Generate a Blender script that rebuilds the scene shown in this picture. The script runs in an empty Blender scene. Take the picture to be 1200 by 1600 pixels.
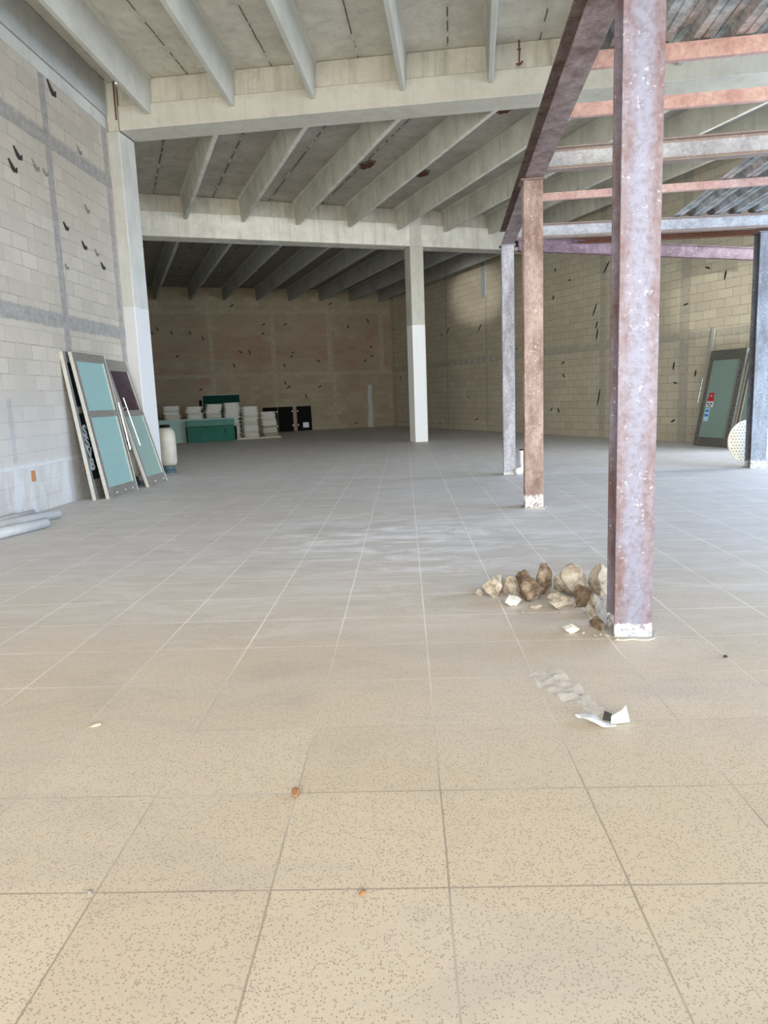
import bpy, bmesh, math, random
from mathutils import Vector, Matrix, noise as mnoise
random.seed(7)
SC = bpy.context.scene
COL = SC.collection
pi = math.pi

# ------------------------------------------------------------------ camera
F_PX, PITCH, ROLL, YAW = 1123.09, 0.160255, 0.037334, -0.033698
CAM = Vector((-0.08128, -1.81559, 1.36072))
fwd = Vector((math.sin(YAW)*math.cos(PITCH), math.cos(YAW)*math.cos(PITCH), -math.sin(PITCH)))
rt = Vector((math.cos(YAW), -math.sin(YAW), 0))
dn = fwd.cross(rt)
rt2 = math.cos(ROLL)*rt + math.sin(ROLL)*dn
dn2 = -math.sin(ROLL)*rt + math.cos(ROLL)*dn
cd = bpy.data.cameras.new('camera')
cd.sensor_fit = 'VERTICAL'; cd.sensor_height = 36.0; cd.lens = F_PX*36.0/1600.0
cd.clip_start = 0.05; cd.clip_end = 300
cam = bpy.data.objects.new('camera', cd); COL.objects.link(cam)
M = Matrix((rt2, -dn2, -fwd)).transposed().to_4x4(); M.translation = CAM
cam.matrix_world = M
SC.camera = cam

# ------------------------------------------------------------------ world, lights, exposure
SC.view_settings.view_transform = 'Standard'
SC.view_settings.look = 'None'
SC.view_settings.gamma = 1.0
SC.view_settings.use_curve_mapping = False
SC.view_settings.exposure = 0.2
SC.cycles.use_denoising = True
SC.cycles.max_bounces = 10
SC.cycles.diffuse_bounces = 7
world = bpy.data.worlds.new('sky'); SC.world = world; world.use_nodes = True
wn = world.node_tree.nodes['Background']
wn.inputs['Color'].default_value = (0.80, 0.90, 1.0, 1); wn.inputs['Strength'].default_value = 1.3

def area_light(name, loc, target, w, h, power, color):
    l = bpy.data.lights.new(name, 'AREA'); l.shape = 'RECTANGLE'; l.size = w; l.size_y = h
    l.energy = power; l.color = color
    o = bpy.data.objects.new(name, l); COL.objects.link(o); o.location = loc
    o.rotation_euler = (Vector(target)-Vector(loc)).to_track_quat('-Z', 'Y').to_euler()
    return o
# daylight through the open shop front behind the camera, and ground bounce from the forecourt
area_light('front_daylight', (1.0, -13.0, 4.2), (0.8, 10, 2.8), 18.0, 8.0, 3600, (1.0, 0.97, 0.92))
area_light('forecourt_bounce', (1.5, -8.0, 0.1), (0.5, 9.0, 6.5), 16.0, 3.0, 1500, (1.0, 0.94, 0.82))
# blue skylight through the open side bay on the right
area_light('side_daylight', (10.5, 4.7, 2.6), (-3.5, 7.5, 0.0), 7.0, 4.0, 1500, (0.50, 0.70, 1.0))

area_light('rear_side_fill', (11.5, 10.8, 3.2), (-2.0, 17.0, 1.5), 5.0, 5.5, 1300, (0.86, 0.93, 1.0))  # added fill outside an unseen opening, brightens the deep floor
def spot(name, loc, target, deg, power, col, blend=0.5, rad=0.15):
    l = bpy.data.lights.new(name, 'SPOT'); l.energy = power; l.color = col; l.spot_size = math.radians(deg); l.spot_blend = blend; l.shadow_soft_size = rad
    o = bpy.data.objects.new(name, l); COL.objects.link(o); o.location = loc
    o.rotation_euler = (Vector(target)-Vector(loc)).to_track_quat('-Z', 'Y').to_euler()
# sunlight thrown back into the hall by glass outside
spot('street_glint', (4.6, -9.0, 1.9), (7.05, 14.6, 3.15), 4.6, 12000, (1.0, 0.97, 0.88))
spot('street_glint', (-2.4, -9.0, 2.2), (2.55, 24.2, 4.7), 4.2, 26000, (1.0, 0.98, 0.92), 0.8)

# ------------------------------------------------------------------ node helpers
class NT:
    def __init__(self, name, rough=0.8, metal=0.0, spec=0.3):
        self.m = bpy.data.materials.new(name); self.m.use_nodes = True
        self.t = self.m.node_tree; self.n = self.t.nodes
        self.b = self.n['Principled BSDF']
        self.b.inputs['Roughness'].default_value = rough
        self.b.inputs['Metallic'].default_value = metal
        self.b.inputs['Specular IOR Level'].default_value = spec
        self.co = self.n.new('ShaderNodeTexCoord').outputs['Object']
    def link(self, a, b): self.t.links.new(a, b)
    def _in(self, sock, v):
        if hasattr(v, 'is_linked') or isinstance(v, bpy.types.NodeSocket): self.link(v, sock)
        elif isinstance(v, (tuple, list)) and len(v) == 3 and sock.type == 'RGBA': sock.default_value = (*v, 1)
        else: sock.default_value = v
    def math(self, op, a, b=0.0, clamp=False):
        x = self.n.new('ShaderNodeMath'); x.operation = op; x.use_clamp = clamp
        self._in(x.inputs[0], a); self._in(x.inputs[1], b); return x.outputs[0]
    def mix(self, f, a, b, mode='MIX'):
        x = self.n.new('ShaderNodeMix'); x.data_type = 'RGBA'; x.blend_type = mode
        self._in(x.inputs[0], f); self._in(x.inputs[6], a); self._in(x.inputs[7], b); return x.outputs[2]
    def noise(self, scale, detail=4, rough=0.6, vec=None, stretch=None, dist=0.0):
        v = vec or self.co
        if stretch:
            mp = self.n.new('ShaderNodeMapping'); mp.inputs['Scale'].default_value = stretch
            self.link(v, mp.inputs['Vector']); v = mp.outputs[0]
        x = self.n.new('ShaderNodeTexNoise'); x.inputs['Scale'].default_value = scale
        x.inputs['Detail'].default_value = detail; x.inputs['Roughness'].default_value = rough
        x.inputs['Distortion'].default_value = dist
        self.link(v, x.inputs['Vector']); return x.outputs['Fac']
    def ramp(self, f, stops):
        x = self.n.new('ShaderNodeValToRGB'); e = x.color_ramp.elements
        while len(e) < len(stops): e.new(0.5)
        for i, (p, c) in enumerate(stops):
            e[i].position = p; e[i].color = (c, c, c, 1) if isinstance(c, (int, float)) else (*c, 1)
        self.link(f, x.inputs[0]); return x.outputs[0]
    def sep(self, v=None):
        x = self.n.new('ShaderNodeSeparateXYZ'); self.link(v or self.co, x.inputs[0]); return x.outputs
    def comb(self, a, b, c=0.0):
        x = self.n.new('ShaderNodeCombineXYZ')
        for i, v in enumerate((a, b, c)): self._in(x.inputs[i], v)
        return x.outputs[0]
    def band(self, v, lo, hi, soft=0.01, wob=None):
        """1 between lo and hi"""
        if wob is not None: v = self.math('ADD', v, wob)
        a = self.math('DIVIDE', self.math('SUBTRACT', v, lo-soft), 2*soft, True)
        b = self.math('DIVIDE', self.math('SUBTRACT', hi+soft, v), 2*soft, True)
        return self.math('MULTIPLY', a, b)
    def bump(self, h, strength=0.3, dist=0.01):
        x = self.n.new('ShaderNodeBump'); x.inputs['Strength'].default_value = strength
        x.inputs['Distance'].default_value = dist; self.link(h, x.inputs['Height'])
        self.link(x.outputs[0], self.b.inputs['Normal'])
    def base(self, c): self._in(self.b.inputs['Base Color'], c)

def plain(name, col, rough=0.6, metal=0.0, spec=0.3, var=0.12, scale=14):
    t = NT(name, rough, metal, spec)
    n = t.noise(scale, 4)
    lo = tuple(c*(1-var) for c in col); hi = tuple(min(1, c*(1+var)) for c in col)
    t.base(t.ramp(n, [(0.3, lo), (0.7, hi)])); return t.m

# ---- floor tiles
def mat_floor():
    t = NT('terrazzo_floor_tiles', 0.55, 0, 0.35)
    br = t.n.new('ShaderNodeTexBrick'); br.offset = 0.0; br.squash = 1.0
    wob = t.noise(1.3, 2, 0.5)
    v = t.n.new('ShaderNodeVectorMath'); v.operation = 'ADD'
    w = t.math('MULTIPLY', t.math('SUBTRACT', wob, 0.5), 0.012)
    t.link(t.co, v.inputs[0]); t.link(t.comb(w, w, 0.0), v.inputs[1])
    t.link(v.outputs[0], br.inputs['Vector'])
    br.inputs['Scale'].default_value = 1.0; br.inputs['Brick Width'].default_value = 0.5
    br.inputs['Row Height'].default_value = 0.5; br.inputs['Mortar Size'].default_value = 0.0035
    br.inputs['Mortar Smooth'].default_value = 0.15
    br.inputs['Color1'].default_value = (0.0, 0.0, 0.0, 1); br.inputs['Color2'].default_value = (1, 1, 1, 1)
    xyz = t.sep()
    # terrazzo chips
    vo = t.n.new('ShaderNodeTexVoronoi'); vo.inputs['Scale'].default_value = 150
    mp = t.n.new('ShaderNodeMapping'); mp.inputs['Scale'].default_value = (1, 1.0, 1); t.link(t.co, mp.inputs[0]); t.link(mp.outputs[0], vo.inputs[0])
    chip = t.math('MULTIPLY', t.math('LESS_THAN', vo.outputs['Distance'], 0.42), t.math('GREATER_THAN', t.sep(vo.outputs['Color'])[0], 0.62))
    chip2 = t.ramp(t.noise(150, 2, 0.5), [(0.56, 0), (0.62, 1)])
    base = t.mix(br.outputs['Color'], (0.555, 0.465, 0.345), (0.63, 0.535, 0.41))
    base = t.mix(t.ramp(t.noise(0.9, 4), [(0.35, 0), (0.7, 1)]), base, (0.57, 0.49, 0.385))
    c = t.mix(t.math('MULTIPLY', chip, 0.8), base, (0.30, 0.24, 0.18))
    c = t.mix(t.math('MULTIPLY', chip2, 0.35), c, (0.42, 0.35, 0.29))
    # construction dust from four metres in, its blue-grey also painting cool skylight
    y = xyz[1]
    dn_ = t.noise(0.55, 5, 0.6, stretch=(1, 1.6, 1))
    dm = t.math('ADD', t.math('DIVIDE', t.math('SUBTRACT', y, 0.4), 4.2, True), t.math('MULTIPLY', t.math('SUBTRACT', dn_, 0.5), 0.8), True)
    dust_sky = t.math('MULTIPLY', dm, 0.78)
    c = t.mix(dust_sky, c, (0.52, 0.52, 0.54))
    # pale swept streaks
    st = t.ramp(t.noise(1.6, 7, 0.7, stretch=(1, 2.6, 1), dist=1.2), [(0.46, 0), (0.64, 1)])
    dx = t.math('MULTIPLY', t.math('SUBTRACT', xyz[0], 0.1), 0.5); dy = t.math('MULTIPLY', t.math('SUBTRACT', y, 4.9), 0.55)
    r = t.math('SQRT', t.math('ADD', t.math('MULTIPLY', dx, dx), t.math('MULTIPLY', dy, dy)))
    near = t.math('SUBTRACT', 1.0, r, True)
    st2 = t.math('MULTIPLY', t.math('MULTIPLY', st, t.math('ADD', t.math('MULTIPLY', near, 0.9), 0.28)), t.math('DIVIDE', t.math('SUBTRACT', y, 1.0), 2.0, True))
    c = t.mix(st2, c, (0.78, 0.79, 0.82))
    dk = t.ramp(t.noise(1.1, 7, 0.7, stretch=(1, 2.2, 1), dist=0.8), [(0.5, 0), (0.72, 1)])
    c = t.mix(t.math('MULTIPLY', dk, 0.35), c, (0.33, 0.31, 0.30))
    # brown stains
    s = t.ramp(t.noise(2.1, 6, 0.7), [(0.66, 0), (0.74, 1)])
    c = t.mix(t.math('MULTIPLY', s, 0.25), c, (0.33, 0.27, 0.21))
    # grout: dark when clean, white with dust
    g = t.math('ADD', t.math('DIVIDE', t.math('SUBTRACT', y, 0.2), 2.5, True), t.math('MULTIPLY', t.math('SUBTRACT', t.noise(1.1, 4), 0.5), 1.6), True)
    gc = t.mix(g, (0.30, 0.25, 0.20), (0.92, 0.89, 0.84))
    c = t.mix(t.math('MULTIPLY', br.outputs['Fac'], t.ramp(t.noise(1.7, 4, 0.6), [(0.35, 0.6), (0.6, 0.9)])), c, gc)
    t.base(c)
    rr = t.math('ADD', 0.42, t.math('MULTIPLY', t.noise(3, 4), 0.25)); t.link(rr, t.b.inputs['Roughness'])
    t.bump(t.math('SUBTRACT', 1.0, br.outputs['Fac']), 0.35, 0.004)
    return t.m

# ---- block wall; local x along the wall, z up
def mat_block(name, c1, c2, mortar, band_col, rings, posts, tint=None, low_white=False, brick=(0.40, 0.2), stain=None, band_k=0.85):
    t = NT(name, 0.92, 0, 0.15)
    x, _, z = t.sep()
    vec = t.comb(x, z, 0.0)
    wb = t.math('MULTIPLY', t.math('SUBTRACT', t.noise(3.0, 2), 0.5), 0.02)
    vv = t.comb(t.math('ADD', x, wb), t.math('ADD', z, wb), 0.0)
    br = t.n.new('ShaderNodeTexBrick'); br.offset = 0.5
    t.link(vv, br.inputs['Vector']); br.inputs['Scale'].default_value = 1
    br.inputs['Brick Width'].default_value = brick[0]; br.inputs['Row Height'].default_value = brick[1]
    br.inputs['Mortar Size'].default_value = 0.007; br.inputs['Mortar Smooth'].default_value = 0.3
    br.inputs['Color1'].default_value = (0, 0, 0, 1); br.inputs['Color2'].default_value = (1, 1, 1, 1)
    c = t.mix(br.outputs['Color'], c1, c2)
    if tint:   # some courses of reddish block
        tn = t.ramp(t.noise(0.35, 3, 0.5, stretch=(1, 1, 2.2)), [(0.44, 0), (0.56, 1)])
        row = t.math('MULTIPLY', tn, t.math('MULTIPLY', br.outputs['Color'], 0.9))
        row = t.math('MULTIPLY', row, t.band(z, 1.6, 4.7, 0.2))
        c = t.mix(row, c, tint)
    c = t.mix(t.math('MULTIPLY', t.ramp(t.noise(1.1, 6, 0.65), [(0.4, 0), (0.7, 1)]), 0.45), c, tuple(k*0.78 for k in c1))
    c = t.mix(t.math('MULTIPLY', t.ramp(t.noise(22, 4, 0.7), [(0.45, 0), (0.7, 1)]), 0.18), c, tuple(k*0.6 for k in c1))
    mn = t.ramp(t.noise(5, 4), [(0.35, 0.15), (0.6, 0.9)])
    mc = t.mix(t.ramp(t.noise(2.2, 3), [(0.45, 0), (0.6, 1)]), mortar, tuple(min(1, k*1.7) for k in mortar))
    c = t.mix(t.math('MULTIPLY', br.outputs['Fac'], mn), c, mc)
    wob = t.math('MULTIPLY', t.math('SUBTRACT', t.noise(7, 5, 0.7), 0.5), 0.09)
    m = None
    for lo, hi in rings:
        k = t.band(z, lo, hi, 0.01, wob); m = k if m is None else t.math('MAXIMUM', m, k)
    for lo, hi, z0, z1 in posts:
        k = t.math('MULTIPLY', t.band(x, lo, hi, 0.01, wob), t.band(z, z0, z1, 0.02)); m = k if m is None else t.math('MAXIMUM', m, k)
    if m is not None:
        bc = t.mix(t.ramp(t.noise(9, 6, 0.7), [(0.35, 0), (0.65, 1)]), tuple(k*0.72 for k in band_col), tuple(k*1.15 for k in band_col))
        c = t.mix(t.math('MULTIPLY', m, band_k), c, bc)
    if low_white:   # lime splashes along the foot of the wall
        sw = t.ramp(t.noise(3.2, 6, 0.7, stretch=(1, 1, 0.35)), [(0.42, 0), (0.6, 1)])
        lw = t.math('MULTIPLY', sw, t.band(z, -0.5, 0.66, 0.05, wob))
        ln = t.band(z, 0.60, 0.655, 0.02, wob)
        lw = t.math('MAXIMUM', lw, t.math('MULTIPLY', ln, 0.85))
        c = t.mix(t.math('MULTIPLY', lw, 0.75), c, (0.70, 0.73, 0.76))
        sky_tint = t.math('DIVIDE', t.math('SUBTRACT', 2.1, z), 1.2, True)  # cool skylight painted into the lower wall, as a blue-grey tint
        c = t.mix(t.math('MULTIPLY', sky_tint, 0.5), c, (0.50, 0.51, 0.53))
    t.base(c)
    t.bump(t.math('ADD', t.math('MULTIPLY', br.outputs['Fac'], -1.0), t.math('MULTIPLY', t.noise(40, 4), 0.4)), 0.5, 0.006)
    return t.m

# ---- concrete
def mat_concrete(name, lo, hi, streak=0.25, dark=(0.25, 0.24, 0.22), seam=None, stretch=(1, 1, 0.15), paint=None):
    t = NT(name, 0.9, 0, 0.2)
    c = t.ramp(t.noise(1.4, 6, 0.65), [(0.3, lo), (0.7, hi)])
    bl = t.ramp(t.noise(3.1, 7, 0.75), [(0.52, 0), (0.68, 1)])
    c = t.mix(t.math('MULTIPLY', bl, 0.35), c, dark)
    s = t.ramp(t.noise(6, 5, 0.7, stretch=stretch), [(0.5, 0), (0.75, 1)])
    c = t.mix(t.math('MULTIPLY', s, streak), c, dark)
    c = t.mix(t.math('MULTIPLY', t.ramp(t.noise(30, 3, 0.6), [(0.5, 0), (0.8, 1)]), 0.12), c, (0.8, 0.8, 0.75))
    if seam:   # (spacing, offset, every)
        x = t.sep()[0]
        wob = t.math('MULTIPLY', t.math('SUBTRACT', t.noise(4, 4), 0.5), 0.03)
        u = t.math('DIVIDE', t.math('ADD', t.math('ADD', x, wob), seam[1]), seam[0])
        fr = t.math('ABSOLUTE', t.math('SUBTRACT', t.math('FRACT', u), 0.5))
        ln = t.math('LESS_THAN', fr, 0.009*seam[2])
        c = t.mix(ln, c, t.mix(t.ramp(t.noise(3, 4), [(0.5, 0), (0.56, 1)]), (0.10, 0.09, 0.08), (0.68, 0.66, 0.6)))
        wd = t.math('SUBTRACT', 1.0, t.math('MULTIPLY', fr, 14), True)
        c = t.mix(t.math('MULTIPLY', wd, 0.3), c, dark)
    if paint:
        z = t.sep()[2]
        wb = t.math('MULTIPLY', t.math('SUBTRACT', t.noise(6, 3), 0.5), 0.03)
        c = t.mix(t.math('LESS_THAN', t.math('ADD', z, wb), paint[0]), c, paint[1])
    t.base(c); t.bump(t.noise(18, 5, 0.7), 0.25, 0.006); return t.m

# ---- weathered steel
def mat_steel(name, a, b, spots=(0.85, 0.85, 0.87), base_h=0.0, spot_amt=0.7, vscale=0.35, metal=0.15, seed=0.0, rough=0.55, mid=None, hw=0.1, flange=None):
    t = NT(name, rough, metal, 0.45)
    off = t.n.new('ShaderNodeMapping'); off.inputs['Location'].default_value = (seed, seed*1.7, seed*.3); t.link(t.co, off.inputs[0]); co = off.outputs[0]
    c = t.ramp(t.noise(4.5, 7, 0.72, vec=co, stretch=(1, 1, vscale)), [(0.38, a), (0.62, b)])
    if mid:
        ax = t.math('DIVIDE', t.math('ABSOLUTE', t.math('ADD', t.sep()[0], t.math('MULTIPLY', t.math('SUBTRACT', t.noise(2.5, 5, 0.7, vec=co), 0.5), 0.16))), hw)
        c = t.mix(t.ramp(ax, [(0.25, 0.75), (0.7, 0)]), c, mid)
    if flange:
        z = t.sep()[2]
        k = t.math('MAXIMUM', t.math('LESS_THAN', z, flange[1]), t.math('GREATER_THAN', z, flange[2]))
        c = t.mix(t.math('MULTIPLY', k, 0.75), c, flange[0])
    c = t.mix(t.math('MULTIPLY', t.ramp(t.noise(26, 5, 0.75, vec=co), [(0.45, 0), (0.62, 1)]), 0.35), c, tuple(k*0.5 for k in a))
    sp = t.math('MULTIPLY', t.ramp(t.noise(34, 6, 0.75, vec=co), [(0.60, 0), (0.66, 1)]), t.ramp(t.noise(3.0, 4, vec=co), [(0.4, 0.1), (0.6, 1)]))
    c = t.mix(t.math('MULTIPLY', sp, spot_amt), c, spots)
    if base_h:
        z = t.sep()[2]
        wb = t.math('MULTIPLY', t.math('SUBTRACT', t.noise(22, 5, 0.8), 0.5), base_h*1.3)
        lm = t.band(z, -1, base_h, 0.006, wb)
        lm = t.math('MULTIPLY', lm, t.ramp(t.noise(28, 6, 0.8, vec=co), [(0.44, 0.1), (0.53, 1)]))
        c = t.mix(lm, c, (0.66, 0.68, 0.68))
    t.base(c); t.bump(t.noise(60, 4, 0.7, vec=co), 0.2, 0.002); return t.m

MAT = {}
MAT['floor'] = mat_floor()
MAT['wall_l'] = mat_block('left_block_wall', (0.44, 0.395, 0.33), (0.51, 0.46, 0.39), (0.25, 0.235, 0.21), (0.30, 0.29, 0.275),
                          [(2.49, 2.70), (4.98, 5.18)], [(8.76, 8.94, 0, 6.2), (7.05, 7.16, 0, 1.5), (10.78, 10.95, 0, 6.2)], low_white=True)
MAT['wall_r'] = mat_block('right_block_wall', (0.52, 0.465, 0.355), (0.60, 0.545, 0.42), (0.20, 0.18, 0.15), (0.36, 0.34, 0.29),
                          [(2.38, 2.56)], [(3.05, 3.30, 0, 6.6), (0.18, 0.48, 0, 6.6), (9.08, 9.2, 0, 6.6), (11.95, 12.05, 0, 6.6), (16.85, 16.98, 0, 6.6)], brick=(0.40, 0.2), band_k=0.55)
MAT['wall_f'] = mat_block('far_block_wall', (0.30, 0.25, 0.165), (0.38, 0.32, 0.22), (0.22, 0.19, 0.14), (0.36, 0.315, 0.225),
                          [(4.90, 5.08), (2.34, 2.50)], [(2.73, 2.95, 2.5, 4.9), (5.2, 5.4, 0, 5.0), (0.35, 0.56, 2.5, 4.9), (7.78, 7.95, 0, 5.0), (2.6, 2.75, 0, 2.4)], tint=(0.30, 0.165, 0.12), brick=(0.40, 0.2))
MAT['wall_p'] = mat_block('side_block_wall', (0.50, 0.46, 0.38), (0.58, 0.53, 0.44), (0.28, 0.26, 0.23), (0.42, 0.41, 0.38), [(2.49, 2.70)], [])
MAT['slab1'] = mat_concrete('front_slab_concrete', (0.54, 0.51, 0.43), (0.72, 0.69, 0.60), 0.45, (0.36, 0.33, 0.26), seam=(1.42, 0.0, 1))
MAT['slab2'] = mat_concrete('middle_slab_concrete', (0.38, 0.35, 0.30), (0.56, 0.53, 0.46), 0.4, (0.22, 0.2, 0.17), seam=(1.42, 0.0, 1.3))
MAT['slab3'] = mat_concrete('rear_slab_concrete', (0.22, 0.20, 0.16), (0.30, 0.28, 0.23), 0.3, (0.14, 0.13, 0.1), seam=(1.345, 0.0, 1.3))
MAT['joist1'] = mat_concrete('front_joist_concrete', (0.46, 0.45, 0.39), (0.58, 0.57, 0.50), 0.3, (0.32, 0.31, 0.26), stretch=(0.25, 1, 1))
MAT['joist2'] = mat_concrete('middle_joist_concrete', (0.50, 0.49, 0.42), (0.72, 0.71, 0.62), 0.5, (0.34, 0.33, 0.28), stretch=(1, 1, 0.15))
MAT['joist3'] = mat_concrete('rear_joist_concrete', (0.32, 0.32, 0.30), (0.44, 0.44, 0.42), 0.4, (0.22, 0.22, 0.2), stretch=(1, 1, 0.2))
MAT['beam'] = mat_concrete('beam_concrete', (0.50, 0.475, 0.405), (0.60, 0.575, 0.50), 0.4, (0.34, 0.32, 0.26))
MAT['infill'] = mat_concrete('beam_infill_concrete', (0.50, 0.475, 0.40), (0.64, 0.61, 0.53), 0.75, (0.28, 0.26, 0.2), stretch=(1, 1, 0.1))
MAT['beam2'] = mat_concrete('second_beam_concrete', (0.60, 0.58, 0.50), (0.86, 0.84, 0.76), 0.6, (0.36, 0.33, 0.26), stretch=(1, 1, 0.1))
MAT['pilaster'] = mat_concrete('pilaster_concrete', (0.46, 0.455, 0.415), (0.58, 0.575, 0.54), 0.45, (0.32, 0.32, 0.29), stretch=(1, 1, 0.15), paint=(3.05, (0.60, 0.60, 0.60)))
MAT['edge'] = mat_concrete('wall_beam_concrete', (0.36, 0.37, 0.35), (0.48, 0.48, 0.45), 0.3, (0.26, 0.26, 0.24))
MAT['wcol'] = mat_concrete('column_concrete', (0.52, 0.50, 0.43), (0.66, 0.64, 0.56), 0.35, (0.38, 0.36, 0.3), paint=(3.30, (0.88, 0.88, 0.86)))
MAT['s1'] = mat_steel('mauve_rusty_steel', (0.125, 0.065, 0.057), (0.215, 0.205, 0.26), base_h=0.08, seed=1.3, mid=(0.205, 0.225, 0.31), hw=0.1)
MAT['s2'] = mat_steel('orange_rusty_steel', (0.17, 0.10, 0.085), (0.36, 0.28, 0.24), base_h=0.15, seed=4.1, spots=(0.8, 0.8, 0.8))
MAT['s3'] = mat_steel('grey_rusty_steel', (0.20, 0.185, 0.20), (0.42, 0.41, 0.44), base_h=0.05, seed=7.7)
MAT['s4'] = mat_steel('dark_rusty_steel', (0.12, 0.12, 0.135), (0.24, 0.26, 0.29), base_h=0.12, seed=2.9)
MAT['edgebeam'] = mat_steel('brown_rusty_steel', (0.14, 0.09, 0.08), (0.34, 0.27, 0.26), seed=5.2, spots=(0.72, 0.68, 0.6), vscale=1)
MAT['primer'] = mat_steel('pink_primer_steel', (0.44, 0.26, 0.23), (0.60, 0.41, 0.37), seed=3.3, spots=(0.85, 0.75, 0.7), spot_amt=0.5, vscale=1, metal=0.05)
MAT['ibeam'] = mat_steel('grey_ibeam_steel', (0.30, 0.30, 0.32), (0.48, 0.49, 0.51), seed=6.1, vscale=1, flange=((0.24, 0.15, 0.10), 0.045, 0.185))
MAT['purple'] = mat_steel('purple_rusty_steel', (0.10, 0.05, 0.055), (0.22, 0.14, 0.165), seed=8.8, spots=(0.66, 0.6, 0.6), vscale=1)
MAT['galv'] = mat_steel('galvanised_decking', (0.22, 0.24, 0.23), (0.62, 0.63, 0.61), seed=9.4, spots=(0.75, 0.7, 0.6), vscale=1, metal=0.6, rough=0.3)
MAT['alu'] = plain('satin_aluminium', (0.58, 0.57, 0.52), 0.4, 0.4, 0.5, 0.1)
MAT['alu_dirty'] = plain('dirty_aluminium', (0.25, 0.235, 0.21), 0.5, 0.35, 0.5, 0.35, 25)
MAT['alu_dark'] = plain('dark_grimy_aluminium', (0.17, 0.165, 0.14), 0.5, 0.4, 0.5, 0.5, 25)
MAT['chrome'] = plain('polished_handle', (0.82, 0.82, 0.80), 0.2, 0.8, 0.5, 0.05)
def mat_glass(name, col, trans, rough=0.4, dirt=(0.5, 0.55, 0.5)):
    t = NT(name, rough, 0, 0.5)
    c = t.mix(t.math('MULTIPLY', t.ramp(t.noise(3.5, 6, 0.7), [(0.4, 0), (0.7, 1)]), 0.35), col, dirt)
    t.base(c); t.b.inputs['Transmission Weight'].default_value = trans; t.b.inputs['IOR'].default_value = 1.1
    return t.m
MAT['frost'] = mat_glass('frosted_blue_green_glass', (0.27, 0.42, 0.405), 0.08, 0.45, (0.33, 0.46, 0.44))
MAT['frost_green'] = mat_glass('dusty_green_glass', (0.27, 0.38, 0.335), 0.2, 0.5, (0.36, 0.43, 0.39))
MAT['film'] = mat_glass('dark_purple_film_glass', (0.05, 0.03, 0.035), 0.0, 0.25, (0.12, 0.09, 0.10))
MAT['black_film'] = mat_glass('black_film_glass', (0.015, 0.018, 0.024), 0.0, 0.25, (0.03, 0.035, 0.04))
MAT['letter'] = plain('pale_blue_lettering', (0.68, 0.76, 0.86), 0.6)
MAT['red'] = plain('red_sticker', (0.50, 0.02, 0.03), 0.5)
MAT['white'] = plain('white_sticker', (0.66, 0.68, 0.70), 0.5, var=0.04)
MAT['blue'] = plain('blue_sticker', (0.05, 0.22, 0.62), 0.5)
MAT['ltblue'] = plain('light_blue_sticker', (0.45, 0.66, 0.88), 0.5)
MAT['pvc'] = plain('white_pvc', (0.74, 0.75, 0.75), 0.4, 0, 0.4, 0.08, 9)
MAT['pvc_grey'] = plain('dusty_grey_pvc', (0.42, 0.43, 0.44), 0.55, 0, 0.3, 0.12, 9)
MAT['black'] = plain('black_plastic', (0.006, 0.006, 0.006), 0.7, 0, 0.08, 0.3)
MAT['dkblue'] = plain('dark_teal_plastic', (0.05, 0.10, 0.11), 0.5, 0, 0.4, 0.3)
MAT['ivory'] = plain('ivory_fibreglass', (0.46, 0.43, 0.36), 0.45, 0, 0.4, 0.15, 5)
MAT['paper'] = plain('off_white_board', (0.84, 0.80, 0.68), 0.85, 0, 0.1, 0.14, 5)
MAT['paper_w'] = plain('white_board', (0.92, 0.90, 0.82), 0.85, 0, 0.1, 0.08, 5)
MAT['paper_t'] = plain('tan_board', (0.60, 0.56, 0.42), 0.85, 0, 0.1, 0.12, 5)
MAT['palegreen'] = plain('pale_green_glass_board', (0.23, 0.34, 0.30), 0.35, 0, 0.4, 0.08, 3)
MAT['midgreen'] = plain('mid_green_panel', (0.085, 0.20, 0.15), 0.6, 0, 0.15, 0.1, 3)
MAT['darkgreen'] = plain('dark_green_panel', (0.02, 0.115, 0.075), 0.6, 0, 0.15, 0.12, 3)
MAT['deepgreen'] = plain('deep_green_panel', (0.006, 0.045, 0.03), 0.7, 0, 0.08, 0.15, 3)
MAT['timber'] = plain('pale_timber', (0.52, 0.46, 0.36), 0.8)
MAT['rust'] = plain('dark_rust', (0.14, 0.06, 0.035), 0.8, 0.2, 0.3, 0.4, 40)
MAT['tie'] = plain('black_wire_tie', (0.03, 0.028, 0.025), 0.7, 0.1, 0.3, 0.3, 40)
MAT['tie_grey'] = plain('grey_wire_tie', (0.22, 0.21, 0.18), 0.8, 0.1, 0.3, 0.3, 40)
MAT['terracotta'] = plain('terracotta_patch', (0.40, 0.20, 0.09), 0.9, 0, 0.1, 0.2, 30)
MAT['plaster'] = plain('pale_plaster', (0.44, 0.43, 0.39), 0.9, 0, 0.1, 0.12, 12)
MAT['conduit'] = plain('blue_grey_paint', (0.33, 0.38, 0.38), 0.7, 0, 0.2, 0.2, 30)
MAT['leaf'] = plain('brown_dry_leaf', (0.28, 0.15, 0.07), 0.8, 0, 0.1, 0.3, 60)
def mat_stone(name, a, b, c_):
    t = NT(name, 0.95, 0, 0.1)
    c = t.ramp(t.noise(14, 6, 0.7), [(0.32, a), (0.5, b), (0.68, c_)])
    t.base(c); t.bump(t.noise(45, 6, 0.75), 0.7, 0.01); return t.m
MAT['stone'] = mat_stone('broken_concrete', (0.16, 0.12, 0.085), (0.40, 0.35, 0.28), (0.56, 0.52, 0.45))
MAT['stone_brown'] = mat_stone('soil_stained_rubble', (0.07, 0.045, 0.03), (0.20, 0.145, 0.10), (0.48, 0.42, 0.34))
MAT['stone_white'] = mat_stone('white_rubble', (0.44, 0.42, 0.36), (0.60, 0.58, 0.52), (0.70, 0.69, 0.64))
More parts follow.
